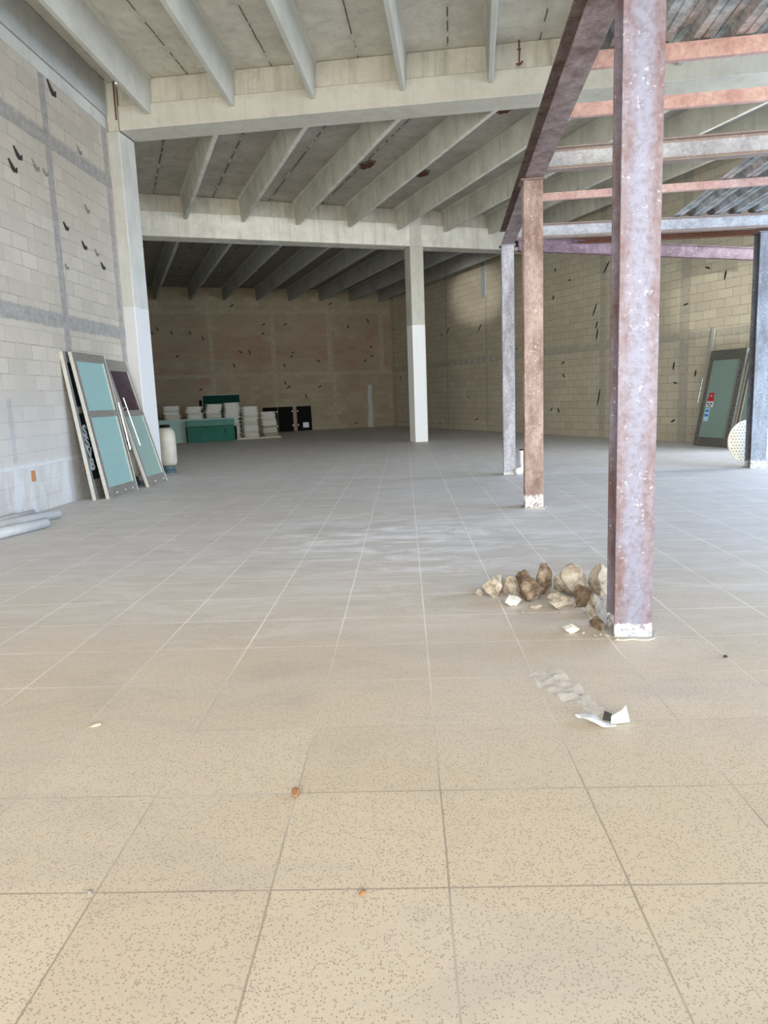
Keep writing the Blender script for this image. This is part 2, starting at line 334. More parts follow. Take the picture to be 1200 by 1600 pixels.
def mat_plastic_bag():
    t = NT('clear_crumpled_film', 0.2, 0, 0.6)
    t.base((0.80, 0.80, 0.79)); t.b.inputs['Alpha'].default_value = 0.10
    t.bump(t.noise(30, 4), 0.8, 0.01); return t.m
MAT['bag'] = mat_plastic_bag()

# ------------------------------------------------------------------ mesh helpers
class MB:
    def __init__(self): self.v = []; self.f = []
    def add(self, verts, faces):
        k = len(self.v); self.v += [tuple(v) for v in verts]; self.f += [tuple(i+k for i in f) for f in faces]; return self
    def box(self, x0, x1, y0, y1, z0, z1):
        return self.add([(x0,y0,z0),(x1,y0,z0),(x1,y1,z0),(x0,y1,z0),(x0,y0,z1),(x1,y0,z1),(x1,y1,z1),(x0,y1,z1)],
                        [(0,3,2,1),(4,5,6,7),(0,1,5,4),(1,2,6,5),(2,3,7,6),(3,0,4,7)])
    def prism(self, prof, y0, y1):
        """profile in x,z extruded along y"""
        n = len(prof)
        vs = [(x, y0, z) for x, z in prof] + [(x, y1, z) for x, z in prof]
        fs = [tuple(range(n)), tuple(range(2*n-1, n-1, -1))] + [(i, i+n, (i+1)%n+n, (i+1)%n) for i in range(n)]
        return self.add(vs, fs)
    def prism_x(self, prof, x0, x1):
        """profile in y,z extruded along x"""
        n = len(prof)
        vs = [(x0, y, z) for y, z in prof] + [(x1, y, z) for y, z in prof]
        fs = [tuple(range(n)), tuple(range(2*n-1, n-1, -1))] + [(i, i+n, (i+1)%n+n, (i+1)%n) for i in range(n)]
        return self.add(vs, fs)
    def poly(self, pts, z0, z1):
        """plan polygon extruded in z"""
        n = len(pts)
        vs = [(x, y, z0) for x, y in pts] + [(x, y, z1) for x, y in pts]
        fs = [tuple(range(n)), tuple(range(2*n-1, n-1, -1))] + [(i, i+n, (i+1)%n+n, (i+1)%n) for i in range(n)]
        return self.add(vs, fs)
    def tube(self, pts, r, seg=14, cap=True):
        pts = [Vector(p) for p in pts]; rings = []
        for i, p in enumerate(pts):
            d = (pts[min(i+1, len(pts)-1)] - pts[max(i-1, 0)]).normalized()
            up = Vector((0,0,1)) if abs(d.z) < 0.9 else Vector((0,1,0))
            a = d.cross(up).normalized(); b = a.cross(d)
            rr = r[i] if isinstance(r, (list, tuple)) else r
            rings.append([p + rr*(math.cos(2*pi*k/seg)*a + math.sin(2*pi*k/seg)*b) for k in range(seg)])
        k0 = len(self.v)
        for rg in rings: self.v += [tuple(q) for q in rg]
        for i in range(len(rings)-1):
            for k in range(seg):
                a = k0+i*seg+k; b = k0+i*seg+(k+1)%seg
                self.f.append((a, b, b+seg, a+seg))
        if cap:
            self.f.append(tuple(k0+k for k in range(seg))[::-1]); self.f.append(tuple(k0+(len(rings)-1)*seg+k for k in range(seg)))
        return self
    def lathe(self, prof, seg=32):
        k0 = len(self.v)
        for r, z in prof:
            for k in range(seg): self.v.append((r*math.cos(2*pi*k/seg), r*math.sin(2*pi*k/seg), z))
        for i in range(len(prof)-1):
            for k in range(seg):
                a = k0+i*seg+k; b = k0+i*seg+(k+1)%seg
                self.f.append((a, b, b+seg, a+seg))
        self.f.append(tuple(k0+k for k in range(seg))[::-1]); self.f.append(tuple(k0+(len(prof)-1)*seg+k for k in range(seg)))
        return self
    def build(self, name, mat, parent=None, bevel=0.0, smooth=False, loc=None, rotz=None, seg=1):
        me = bpy.data.meshes.new(name); me.from_pydata(self.v, [], self.f)
        bm = bmesh.new(); bm.from_mesh(me); bmesh.ops.recalc_face_normals(bm, faces=bm.faces); bm.to_mesh(me); bm.free()
        me.materials.append(MAT[mat] if isinstance(mat, str) else mat)
        if smooth:
            for p in me.polygons: p.use_smooth = True
        o = bpy.data.objects.new(name, me); COL.objects.link(o)
        if parent is not None: o.parent = parent
        if loc is not None: o.location = loc
        if rotz is not None: o.rotation_euler = (0, 0, rotz)
        if bevel:
            b = o.modifiers.new('bevel', 'BEVEL'); b.width = bevel; b.segments = seg; b.limit_method = 'ANGLE'
        return o
def tag(o, label=None, cat=None, group=None, kind=None):
    if label: o['label'] = label
    if cat: o['category'] = cat
    if group: o['group'] = group
    if kind: o['kind'] = kind
    return o
def empty(name, loc, rotz=0.0, mat=None):
    o = bpy.data.objects.new(name, None); COL.objects.link(o); o.empty_display_size = 0.1
    if mat is not None: o.matrix_world = mat
    else: o.location = loc; o.rotation_euler = (0, 0, rotz)
    return o
def ordw(i): return ['first','second','third','fourth','fifth','sixth','seventh','eighth','ninth','tenth','eleventh','twelfth','thirteenth','fourteenth','fifteenth','sixteenth','seventeenth','eighteenth','nineteenth','twentieth'][i]
def dirv(a): return Vector((math.cos(a), math.sin(a)))
R = math.radians

# ------------------------------------------------------------------ plan of the hall
WL0 = Vector((-5.127, 0.0)); WLd = Vector((math.sin(R(1)), math.cos(R(1))))      # left wall line
B1a = Vector((-4.71, 10.98)); B1d = dirv(R(-5.5)); B1n = Vector((-B1d.y, B1d.x))     # front face of first beam
B2a = Vector((-6.42, 16.33)); B2d = (Vector((3.0, 20.22))-B2a).normalized(); B2n = Vector((-B2d.y, B2d.x))
RW0 = Vector((6.67, 15.4)); RWd = Vector((-math.sin(R(25)), math.cos(R(25))))
FC = Vector((-0.605, 31.0)); FWd = Vector((-math.cos(R(22)), -math.sin(R(22))))      # far wall from its right corner
JD = Vector((-math.sin(R(22)), math.cos(R(22))))                                      # joists of the two rear bays
def isect(p, d, q, e):
    k = d.x*e.y - d.y*e.x; w = q-p
    return p + d*((w.x*e.y - w.y*e.x)/k)
Kr = isect(B1a, B1d, RW0, RWd)                                  # right wall meets the first beam

# floor
MB().box(-14, 13, -6.5, 34, -0.12, 0).build('floor', 'floor')
tag(bpy.data.objects['floor'], kind='structure')
g = MB().box(-60, 60, -90, -6.5, -0.3, -0.14).build('floor_forecourt', plain('forecourt_ground', (0.62, 0.56, 0.47), 0.9))
tag(g, kind='structure')

def wall(name, p0, d, length, z0, z1, mat, thick=0.2, side=1):
    """local x runs along d from p0; the visible face is local y=0, thickness goes to side"""
    o = MB().box(0, length, 0 if side > 0 else -thick, thick if side > 0 else 0, z0, z1).build(name, mat, loc=(p0.x, p0.y, 0), rotz=math.atan2(d.y, d.x))
    return tag(o, kind='structure')
# left wall: local x = distance along Y from 0; the block pattern is anchored there
def wall_seg(name, p0, d, x0, x1, z0, z1, mat, thick, side):
    o = MB().box(x0, x1, 0 if side > 0 else -thick, thick if side > 0 else 0, z0, z1).build(name, mat, loc=(p0.x, p0.y, 0), rotz=math.atan2(d.y, d.x))
    return tag(o, kind='structure')
wl = wall_seg('wall_left', WL0, WLd, -5.5, 11.45, 0, 6.13, 'wall_l', 0.2, 1)
wr = wall_seg('wall_right', RW0, RWd, -2.1, 17.3, 0, 6.62, 'wall_r', 0.2, -1)
o = wall_seg('wall_right_lintel', RW0, RWd, (Kr-RW0).dot(RWd)-0.1, -2.1, 5.2, 6.62, 'wall_r', 0.2, -1)
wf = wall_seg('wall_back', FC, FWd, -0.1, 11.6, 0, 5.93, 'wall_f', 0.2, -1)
LB0 = WL0 + WLd*11.45
LB1 = FC + FWd*11.4
wp = wall('wall_rear_left', LB0, (LB1-LB0).normalized(), (LB1-LB0).length, 0, 6.5, 'wall_p', 0.2, 1)
# right wall of the front bay, with the wide open side bay
fr = Vector((9.35, 9.95))
o = MB().box(-0.05, 0.2, 8.3, 10.0, 0, 6.6).box(-0.05, 0.2, 1.0, 8.3, 3.6, 6.6).box(-0.05, 0.2, -5.5, 1.0, 0, 6.6).build('wall_right_front', 'wall_p', loc=(9.4, 0, 0)); tag(o, kind='structure')
o = MB().box(-5.3, 9.6, -5.6, -5.4, 5.6, 6.7).build('wall_front', 'wall_p'); tag(o, kind='structure')

# slabs (local frame aligned with their joists so the seams run between them)
def slab(name, origin, ang, pts, z, mat):
    c, s = math.cos(-ang), math.sin(-ang)
    loc = []
    for p in pts:
        q = p-origin; loc.append((q.x*c-q.y*s, q.x*s+q.y*c))
    o = MB().poly(loc, 0, 0.12).build(name, mat, loc=(origin.x, origin.y, z), rotz=ang)
    return tag(o, kind='structure')
S1 = 1.413
J1a = B1a + B1d*0.53
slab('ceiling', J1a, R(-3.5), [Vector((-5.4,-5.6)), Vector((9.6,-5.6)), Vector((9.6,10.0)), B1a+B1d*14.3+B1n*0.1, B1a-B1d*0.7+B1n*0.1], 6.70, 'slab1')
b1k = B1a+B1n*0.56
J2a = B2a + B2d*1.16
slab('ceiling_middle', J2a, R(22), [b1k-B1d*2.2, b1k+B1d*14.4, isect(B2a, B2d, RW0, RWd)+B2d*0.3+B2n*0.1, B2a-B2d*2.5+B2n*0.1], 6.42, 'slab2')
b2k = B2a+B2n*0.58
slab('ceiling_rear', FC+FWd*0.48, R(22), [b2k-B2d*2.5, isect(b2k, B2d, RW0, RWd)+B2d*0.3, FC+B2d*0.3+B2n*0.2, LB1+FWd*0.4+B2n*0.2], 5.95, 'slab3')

# ------------------------------------------------------------------ concrete beams
def beam(name, p0, d, length, width, parts, label):
    t = empty(name, (p0.x, p0.y, 0), math.atan2(d.y, d.x)); tag(t, label, 'beam')
    for nm, y0, y1, z0, z1, m in parts:
        MB().box(0, length, y0, y1, z0, z1).build(nm, m, t, bevel=0.012)
    return t
beam('concrete_beam', B1a, B1d, (Kr-B1a).length+0.4, 0.58,
     [('ledge', 0.0, 0.58, 5.91, 6.30, 'beam'), ('infill', 0.05, 0.5, 6.302, 6.695, 'infill')],
     'long pale concrete beam crossing the hall above the open front bay')
b2len = (isect(B2a, B2d, RW0, RWd)-B2a).length
beam('concrete_beam', B2a-B2d*1.6, B2d, b2len+1.55, 0.58,
     [('ledge', 0.0, 0.58, 5.43, 6.02, 'beam2'), ('infill', 0.06, 0.5, 6.022, 6.415, 'infill')],
     'water-streaked concrete beam carried by the half-white square column')
t = empty('concrete_beam', (WL0.x, WL0.y, 0), math.atan2(WLd.y, WLd.x)); tag(t, 'dark grey concrete beam running along the top of the left block wall', 'beam')
MB().box(-5.4, 10.95, -0.05, 0.2, 6.14, 6.69).build('web', 'edge', t, bevel=0.01)
MB().box(-5.4, 10.95, -0.015, 0.0, 5.94, 6.128).build('plaster_band', 'pilaster', t)

# pilaster on the left wall
t = empty('concrete_pilaster', (-4.72, 10.98, 0), R(-5.5)); tag(t, 'pale concrete pilaster at the end of the left block wall', 'column')
MB().box(-0.225, 0.0, 0.0, 0.56, 0, 5.905).build('shaft', 'pilaster', t, bevel=0.012)
MB().box(-0.23, -0.03, 0.06, 0.5, 5.91, 6.69).build('stub', 'infill', t, bevel=0.01)
MB().tube([(-0.05, 0.045, 6.1), (-0.045, 0.04, 6.69)], 0.012, 8).build('rusty_bar', 'rust', t)

# square concrete column
t = empty('concrete_column', (0.20, 19.06, 0), R(22)); tag(t, 'square concrete column painted white on its lower half', 'column')
MB().box(0.0, 0.40, -0.02, 0.40, 0, 5.425).build('shaft', 'wcol', t, bevel=0.012)
MB().box(0.02, 0.36, -0.015, 0.0, 5.44, 6.35).build('stub', 'wcol', t, bevel=0.005)
k = t.location
# ------------------------------------------------------------------ roof joists
def joist(p0, p1, z0, z1, mat, label, group, wb=0.085, wt=0.15, rise=0.0):
    d = p1-p0; L = d.length
    prof = [(-wb/2+.01, 0), (wb/2-.01, 0), (wb/2, 0.012), (wt/2-.01, z1-z0-.05), (wt/2+.03, z1-z0), (-wt/2-.03, z1-z0), (-wt/2+.01, z1-z0-.05), (-wb/2, .012)]
    o = MB().prism_x(prof, 0, L).build('roof_joist', mat, loc=(p0.x, p0.y, z0+rise), rotz=math.atan2(d.y, d.x))
    o.rotation_euler.y = math.atan2(rise, L)
    return tag(o, label, 'joist', group)
tips = [0.53, 1.97, 3.32, 4.78, 6.16, 7.57, 8.98, 10.4, 11.8, 13.2]
angs = [0.7, 1.2, 3.2, 4.2, 5.6, 5.6, 5.6, 5.6, 5.6, 5.6]
for i, (tt, a) in enumerate(zip(tips, angs)):
    p = B1a + B1d*tt + B1n*0.02
    d = Vector((-math.sin(R(a)), -math.cos(R(a))))
    q = p + d*((p.y+5.4)/math.cos(R(a)))
    joist(q, p, 6.12, 6.695, 'joist1', f'{ordw(i)} ceiling rib from the left wall in the front bay, nearest the camera', 'roof ribs of the front bay')
k = 0
for i in range(-1, 14):
    tt = 1.16 + 1.42*i
    p = B2a + B2d*tt + B2n*0.02
    q = isect(p, JD, b1k, B1d)
    rx = isect(q, JD, RW0, RWd)
    if tt > b2len-0.1:      # these stop against the right wall
        s = isect(B2a + B2d*tt, JD, RW0, RWd)
        if (s-q).dot(JD) < 0.6 or (q-B1a).dot(B1d) > (Kr-B1a).length-0.3: continue
        p = s + RWd*0.0
    if tt < 0 and (q-B1a).dot(B1d) < -1.5: continue
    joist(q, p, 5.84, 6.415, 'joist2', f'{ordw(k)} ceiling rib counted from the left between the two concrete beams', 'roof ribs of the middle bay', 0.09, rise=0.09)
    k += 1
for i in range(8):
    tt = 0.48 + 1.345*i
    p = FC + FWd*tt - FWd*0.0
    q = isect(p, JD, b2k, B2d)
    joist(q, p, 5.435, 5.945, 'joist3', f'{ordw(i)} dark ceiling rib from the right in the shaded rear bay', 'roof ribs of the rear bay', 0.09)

# holes knocked in the middle slab
def rock_mesh(seed, rx, ry, rz, sub=3, amp=0.35, freq=1.6, flat=0.0):
    bm = bmesh.new(); bmesh.ops.create_icosphere(bm, subdivisions=sub, radius=1.0)
    off = Vector((seed*3.1, seed*7.7, seed*1.3))
    rnd = random.Random(seed)
    cuts = [(Vector((rnd.uniform(-1,1), rnd.uniform(-1,1), rnd.uniform(-.8,1))).normalized(), rnd.uniform(0.45, 0.8)) for _ in range(13)]
    for v in bm.verts:
        p = v.co.copy()
        for n_, d_ in cuts:
            e = p.dot(n_)-d_
            if e > 0: p -= n_*e*0.97
        p *= 1 + amp*0.5*mnoise.fractal(v.co*freq+off, 1.0, 2.0, 4)
        v.co = Vector((p.x*rx, p.y*ry, p.z*rz))
    zmin = min(v.co.z for v in bm.verts)
    lo = zmin*0.75
    for v in bm.verts:
        if v.co.z < lo: v.co.z = lo
        v.co.z -= lo
    return bm
def rock(name, mat, loc, r, seed, label, cat='rubble', rotz=0, group='rubble heap at the foot of the front steel column', sub=3, par=None, tilt=0):
    bm = rock_mesh(seed, r[0], r[1], r[2], sub)
    me = bpy.data.meshes.new(name); bm.to_mesh(me); bm.free(); me.materials.append(MAT[mat])
    o = bpy.data.objects.new(name, me); COL.objects.link(o); o.location = loc; o.rotation_euler = (tilt, 0, rotz)
    if par: o.parent = par
    else: tag(o, label, cat, group)
    return o
ceilm = bpy.data.objects['ceiling_middle']
def slab_hole(x, y, sz, seed):
    inv = Matrix.LocRotScale(ceilm.location, ceilm.rotation_euler, None).inverted()
    rnd = random.Random(seed)
    p = inv @ Vector((x, y, 6.42))
    n = 14; pts = []
    for k in range(n):
        a = 2*pi*k/n; r = sz*(0.75+0.5*rnd.random()); pts.append((p.x+0.7*r*math.cos(a), p.y+1.2*r*math.sin(a)))
    MB().poly(pts, -0.02, 0.01).build('slab_hole', 'rust', ceilm)
    m = MB()
    for k in range(n):
        a, b = pts[k], pts[(k+1)%n]
        o1 = (p.x+(a[0]-p.x)*1.3, p.y+(a[1]-p.y)*1.3); o2 = (p.x+(b[0]-p.x)*1.3, p.y+(b[1]-p.y)*1.3)
        m.add([(a[0],a[1],-0.035*rnd.uniform(.7,1.3)), (b[0],b[1],-0.03), (o2[0],o2[1],0.0), (o1[0],o1[1],0.0), (a[0],a[1],0.01), (b[0],b[1],0.01)], [(0,1,2,3), (0,4,5,1)])
    m.build('broken_rim', 'stone_brown', ceilm)
slab_hole(-0.75, 15.1, 0.2, 3); slab_hole(0.52, 15.9, 0.17, 5); slab_hole(1.9, 12.3, 0.16, 8)

# hanging rebar on first beam
p = B1a + B1d*6.6 - B1n*0.03
m = MB().tube([(p.x, p.y, 6.68), (p.x+.005, p.y-.01, 6.5), (p.x, p.y, 6.33)], 0.012, 8).tube([(p.x-.05, p.y-.02, 6.34), (p.x, p.y-.03, 6.32), (p.x+.05, p.y-.015, 6.37)], 0.016, 8).tube([(p.x-.03, p.y, 6.55), (p.x+.03, p.y-.01, 6.55)], 0.01, 6)
tag(m.build('rebar_hook', 'rust'), 'short rusty rebar hook hanging on the face of the front concrete beam', 'rebar')

# ------------------------------------------------------------------ wall marks: wire ties, plaster patches
def crescent(parent, x, z, size, mat, side, tilt=0.0):
    """small bent wire tie sticking out of the wall face (local y=0)"""
    n = 8; m = MB(); vs = []
    s = -side
    up = []
    dnp = []
    for k in range(n+1):
        f = k/n; a = -0.15*pi + f*1.0*pi
        px = -size*(1-f*1.0) + size*0.15; pz = size*0.7*(1-f)**1.6 - size*0.35
        up.append((px, pz+size*0.10*math.sin(f*pi)+0.004)); dnp.append((px, pz-size*0.28*math.sin(f*pi)-0.004))
    up.append((size*0.26, -size*0.02)); dnp.append((size*0.20, -size*0.46))
    prof = up + dnp[::-1]
    c, sn = math.cos(tilt), math.sin(tilt)
    prof = [(c*a-sn*b, sn*a+c*b) for a, b in prof]
    nn = len(prof)
    vs = [(x+a, 0.0, z+b) for a, b in prof] + [(x+a, s*0.02, z+b) for a, b in prof]
    # strip quads between up and down chains
    fs = []
    h = len(up)
    for base in (0, nn):
        for k in range(h-1):
            fs.append((base+k, base+k+1, base+nn-2-k, base+nn-1-k))
    for k in range(nn): fs.append((k, (k+1)%nn, nn+(k+1)%nn, nn+k))
    m.add(vs, fs)
    return m.build('wire_tie', mat, parent)
for x, z, sz, mt in [(8.03,4.64,.16,'tie'),(7.87,4.44,.16,'tie'),(8.46,4.62,.15,'tie_grey'),(8.7,4.6,.10,'tie_grey'),(9.88,5.26,.13,'tie_grey'),(9.95,4.42,.13,'tie_grey'),(9.17,3.99,.12,'tie'),(9.73,3.83,.13,'tie'),(10.15,3.8,.11,'tie_grey'),(10.35,3.63,.12,'tie'),(9.18,5.86,.2,'tie'),(9.05,3.4,.08,'tie_grey')]:
    crescent(wl, x, z, sz, mt, 1)
for x, z in ((7.47, 0.49), (8.95, 0.46)):
    MB().box(x-0.045, x+0.045, -0.012, 0, z-0.07, z+0.07).build('socket_patch', 'terracotta', wl)
def dash(parent, x, z, L, tilt, side, mat='tie', w=0.03):
    m = MB(); c, s = math.cos(tilt), math.sin(tilt)
    pts = [(-L/2, -w*.3), (-L*.2, -w*.6), (L*.3, -w*.4), (L/2, 0), (L*.25, w*.5), (-L*.25, w*.6)]
    pts = [(x+c*a-s*b, z+s*a+c*b) for a, b in pts]; n = len(pts)
    y = -0.015*side
    m.add([(a, 0, b) for a, b in pts]+[(a, y, b) for a, b in pts], [tuple(range(n)), tuple(range(2*n-1, n-1, -1))]+[(i, (i+1)%n, n+(i+1)%n, n+i) for i in range(n)])
    return m.build('wire_tie', mat, parent)
rnd = random.Random(11)
# local x of the right wall grows away from the camera: mirrored dashes
for x, z, L, tl in [(5.26,4.8,.14,1.2),(4.6,4.41,.16,0),(5.35,4.03,.18,-1.2),(3.5,3.46,.45,-1.1),(4.88,2.12,.2,-.7),(4.85,1.75,.2,.8),(3.42,3.05,.25,-1.3),(3.4,2.8,.4,-1.4),(3.05,4.5,.45,-.9),(3.3,1.1,.6,-1.35),(5.44,.76,.15,-1),(5.09,.74,.18,1.2),(-.3,3.92,.2,.4),(-.79,3.68,.25,-1.4),(.62,1.81,.25,-1.4),(.56,1.41,.16,.3),(-.05,1.61,.2,-1.4),(.6,.5,.2,-.5),(11.87,3.71,.3,-.9),(9.55,3.58,.45,-.8),(12.68,.24,.2,0),(9.86,.4,.25,-.4),(16.2,.2,.15,.3),(16.5,.2,.12,.3),(16.22,2.11,.2,1.4),(16.79,4.21,.15,.5),(6.6,3.3,.15,1.2),(7.3,2.7,.14,.2),(7.6,3.4,.16,1.4),(10.4,1.2,.1,.4),(12.4,3.6,.15,1.2),(.3,3.2,.2,-.2)]:
    dash(wr, x, z, L*.8, tl, -1)
for x, z in [(9.92,4.31),(10.15,4.16),(9.39,4.16),(8.67,4.16),(8.18,3.95),(5.66,4.48),(4.74,4.48),(5.71,4.11),(6.69,3.37),(6.32,3.36),(6.99,2.83),(4.87,2.79),(4.48,3.31),(4.54,3.15),(3.37,2.95),(1.97,4.39),(1.05,4.64),(.95,3.51),(1.24,2.93),(.93,3.12),(4.88,2.06),(4.75,1.87),(3.37,1.86),(3.99,1.47),(8.41,1.88),(9.24,3.23),(1.78,.21),(2.73,5.33),(6.93,5.22)]:
    dash(wf, x, z, rnd.uniform(.16, .24), rnd.choice([-.6, -.5, -.4, .5, 1.2]), -1, w=.045)
m = MB()
prof = [(0.98, 0.0), (0.97, 0.7), (1.0, 1.3), (0.97, 1.86), (1.16, 1.88), (1.2, 1.3), (1.18, 0.7), (1.25, 0.0)]
m.add([(a, 0.0, b) for a, b in prof]+[(a, 0.02, b) for a, b in prof], [tuple(range(8)), tuple(range(15, 7, -1))]+[(i, (i+1)%8, 8+(i+1)%8, 8+i) for i in range(8)])
m.build('plaster_strip', 'plaster', wf)
MB().box(9.12, 9.38, 0, 0.03, 4.55, 5.75).build('conduit_plate', 'conduit', wr)
for i in range(8):
    x = 11.6-0.42*i; MB().box(x-.05, x+.05, 0, 0.012, 2.36+0.03*(i%2), 2.55-0.02*(i%3)).build('plaster_dab', 'plaster', wr)

# ------------------------------------------------------------------ steel mezzanine frame
ST = R(-3.6)
def h_section(w, d, tf=0.014, tw=0.01):
    """x across flanges, y depth"""
    return [(-w/2,-d/2),(w/2,-d/2),(w/2,-d/2+tf),(tw/2,-d/2+tf),(tw/2,d/2-tf),(w/2,d/2-tf),(w/2,d/2),(-w/2,d/2),(-w/2,d/2-tf),(-tw/2,d/2-tf),(-tw/2,-d/2+tf),(-w/2,-d/2+tf)]
def steel_column(x, y, w, d, mat, label, rot=ST, h=3.615):
    t = empty('steel_column', (x, y, 0), rot); tag(t, label, 'column', 'steel columns carrying the mezzanine')
    m = MB().poly(h_section(w, d), 0.0, h); m.build('shaft', mat, t, bevel=0.002)
    MB().box(-w/2-.03, w/2+.03, -d/2-.03, d/2+.03, h+.001, h+0.013).build('cap_plate', mat, t)
    return t
steel_column(1.135, 2.10, 0.20, 0.20, 's1', 'nearest tall steel column, rusty mauve, with rubble at its foot')
steel_column(1.40, 6.62, 0.21, 0.20, 's2', 'orange-brown steel column with a solid white patch at its foot')
steel_column(1.62, 10.12, 0.19, 0.20, 's3', 'pale grey steel column with a white pipe elbow at its foot')
steel_column(5.54, 9.92, 0.24, 0.24, 's4', 'dark blue-grey steel column at the right edge beside the white disc', R(-3.6), 3.60)
# mortar collars
def collar(x, y, w, seed, label, cat='mortar'):
    rr = random.Random(seed); n = 22; pts = []
    for k in range(n):
        a = 2*pi*k/n; r = w*(1/max(abs(math.cos(a)), abs(math.sin(a))))*rr.uniform(1.05, 1.3); pts.append((x+r*math.cos(a), y+r*math.sin(a)))
    o = MB().poly(pts, 0.0, 0.008).build('mortar_pad', 'plaster'); return tag(o, label, cat)
collar(1.135, 2.1, 0.115, 1, 'rough white mortar smear under the nearest steel column')
collar(1.40, 6.62, 0.12, 2, 'pale mortar smear under the orange-brown steel column')
collar(5.54, 9.92, 0.135, 3, 'chalky mortar smear under the dark blue-grey steel column')

# beam helper: profile in local (y,z), local x along
def i_prof(w, h, tf=0.014, tw=0.012):
    return [(-w/2,0),(w/2,0),(w/2,tf),(tw/2,tf),(tw/2,h-tf),(w/2,h-tf),(w/2,h),(-w/2,h),(-w/2,h-tf),(-tw/2,h-tf),(-tw/2,tf),(-w/2,tf)]
def c_prof(w, h, t=0.006):
    return [(-w/2,0),(w/2,0),(w/2,t),(-w/2+t,t),(-w/2+t,h-t),(w/2,h-t),(w/2,h),(-w/2,h)]
def run(name, p0, p1, z, prof, mat, label, cat='beam', group=None):
    p0 = Vector(p0); p1 = Vector(p1); d = p1-p0
    o = MB().prism_x(prof, 0, d.length).build(name, mat, loc=(p0.x, p0.y, z), rotz=math.atan2(d.y, d.x), bevel=0.0015)
    return tag(o, label, cat, group)
ex = lambda y: 1.135 + (y-2.10)*(1.62-1.135)/8.02
run('steel_edge_beam', (ex(-2.2), -2.2), (ex(10.3), 10.3), 3.63, i_prof(0.20, 0.26), 'edgebeam', 'dark rusty edge beam of the mezzanine resting on three steel columns')
DX = -0.105
def purlin(y, z, prof, mat, label, x1=7.4, name='steel_purlin'):
    x0 = ex(y)+0.11
    run(name, (x0, y), (x1, y + DX*(x1-x0)), z, prof, mat, label, 'purlin', 'purlins of the mezzanine')
purlin(4.20, 3.765, c_prof(0.05, 0.12), 'primer', 'pink primed purlin highest in view beside the front steel column')
purlin(5.22, 3.775, c_prof(0.05, 0.11), 'primer', 'second pink primed purlin, between the top one and the grey joist')
purlin(6.38, 3.655, i_prof(0.12, 0.225), 'ibeam', 'broad grey I-shaped steel joist nearer the camera', name='steel_joist')
purlin(8.16, 3.785, c_prof(0.05, 0.095), 'primer', 'thin pink purlin between the two grey I-shaped joists')
purlin(3.10, 3.765, c_prof(0.05, 0.12), 'primer', 'pink primed purlin above the top of the picture')
run('steel_joist', (ex(9.9)+.12, 9.92), (7.4, 9.78), 3.665, i_prof(0.12, 0.215), 'ibeam', 'farther grey I-shaped steel joist above the purple beam', 'purlin', 'purlins of the mezzanine')
run('steel_beam', (1.80, 10.18), (6.9, 12.22), 3.545, i_prof(0.10, 0.21), 'purple', 'deep purple rusty steel beam running back at a slant from the pale column')
run('steel_beam', (ex(10.3)+.12, 10.62), (7.4, 10.5), 3.70, i_prof(0.10, 0.16), 'rust', 'rust-red steel beam just behind the farther grey joist')

# corrugated steel decking laid on the purlins
def decking(name, x0, x1, y0, y1, z, label, ang=ST):
    t = empty(name, (x0, y0, z), ang); tag(t, label, 'decking', 'corrugated mezzanine decking')
    W = x1-x0; n = int(W/0.30); m = MB(); prof = []
    for k in range(n):
        a = k*0.30
        prof += [(a, 0), (a+0.055, 0), (a+0.06, 0.008), (a+0.07, 0.008), (a+0.075, 0), (a+0.13, 0), (a+0.165, 0.06), (a+0.20, 0.06), (a+0.205, 0.052), (a+0.225, 0.052), (a+0.23, 0.06), (a+0.265, 0.06)]
    prof.append((n*0.30, 0))
    L = y1-y0; k = len(prof)
    vs = [(a, 0, b) for a, b in prof]+[(a, L, b) for a, b in prof]+[(a, 0, b+.0015) for a, b in prof]+[(a, L, b+.0015) for a, b in prof]
    fs = []
    for i in range(k-1):
        fs += [(i, i+1, k+i+1, k+i), (2*k+i, 3*k+i, 3*k+i+1, 2*k+i+1), (i, 2*k+i, 2*k+i+1, i+1), (k+i, k+i+1, 3*k+i+1, 3*k+i)]
    fs += [(0, k, 3*k, 2*k), (k-1, 2*k-1, 4*k-1, 3*k-1)]
    m.add(vs, fs).build('sheet', 'galv', t)
    # pressed embossments on the webs
    e = MB()
    for i in range(n):
        for j in range(int(L/0.09)):
            yy = 0.05+0.09*j; a = i*0.30
            e.box(a+0.137, a+0.142, yy, yy+0.05, 0.004, 0.010).box(a+0.147, a+0.150, yy+.045, yy+.052, 0.016, 0.04)
    e.build('embossing', 'alu', t)
    return t
decking('steel_decking', 0.86, 7.2, -2.0, 4.36, 3.892, 'long corrugated steel decking above the nearest purlins')
decking('steel_decking', 3.86, 7.2, 6.25, 10.0, 3.887, 'farther corrugated steel decking at the right, over the grey joists')

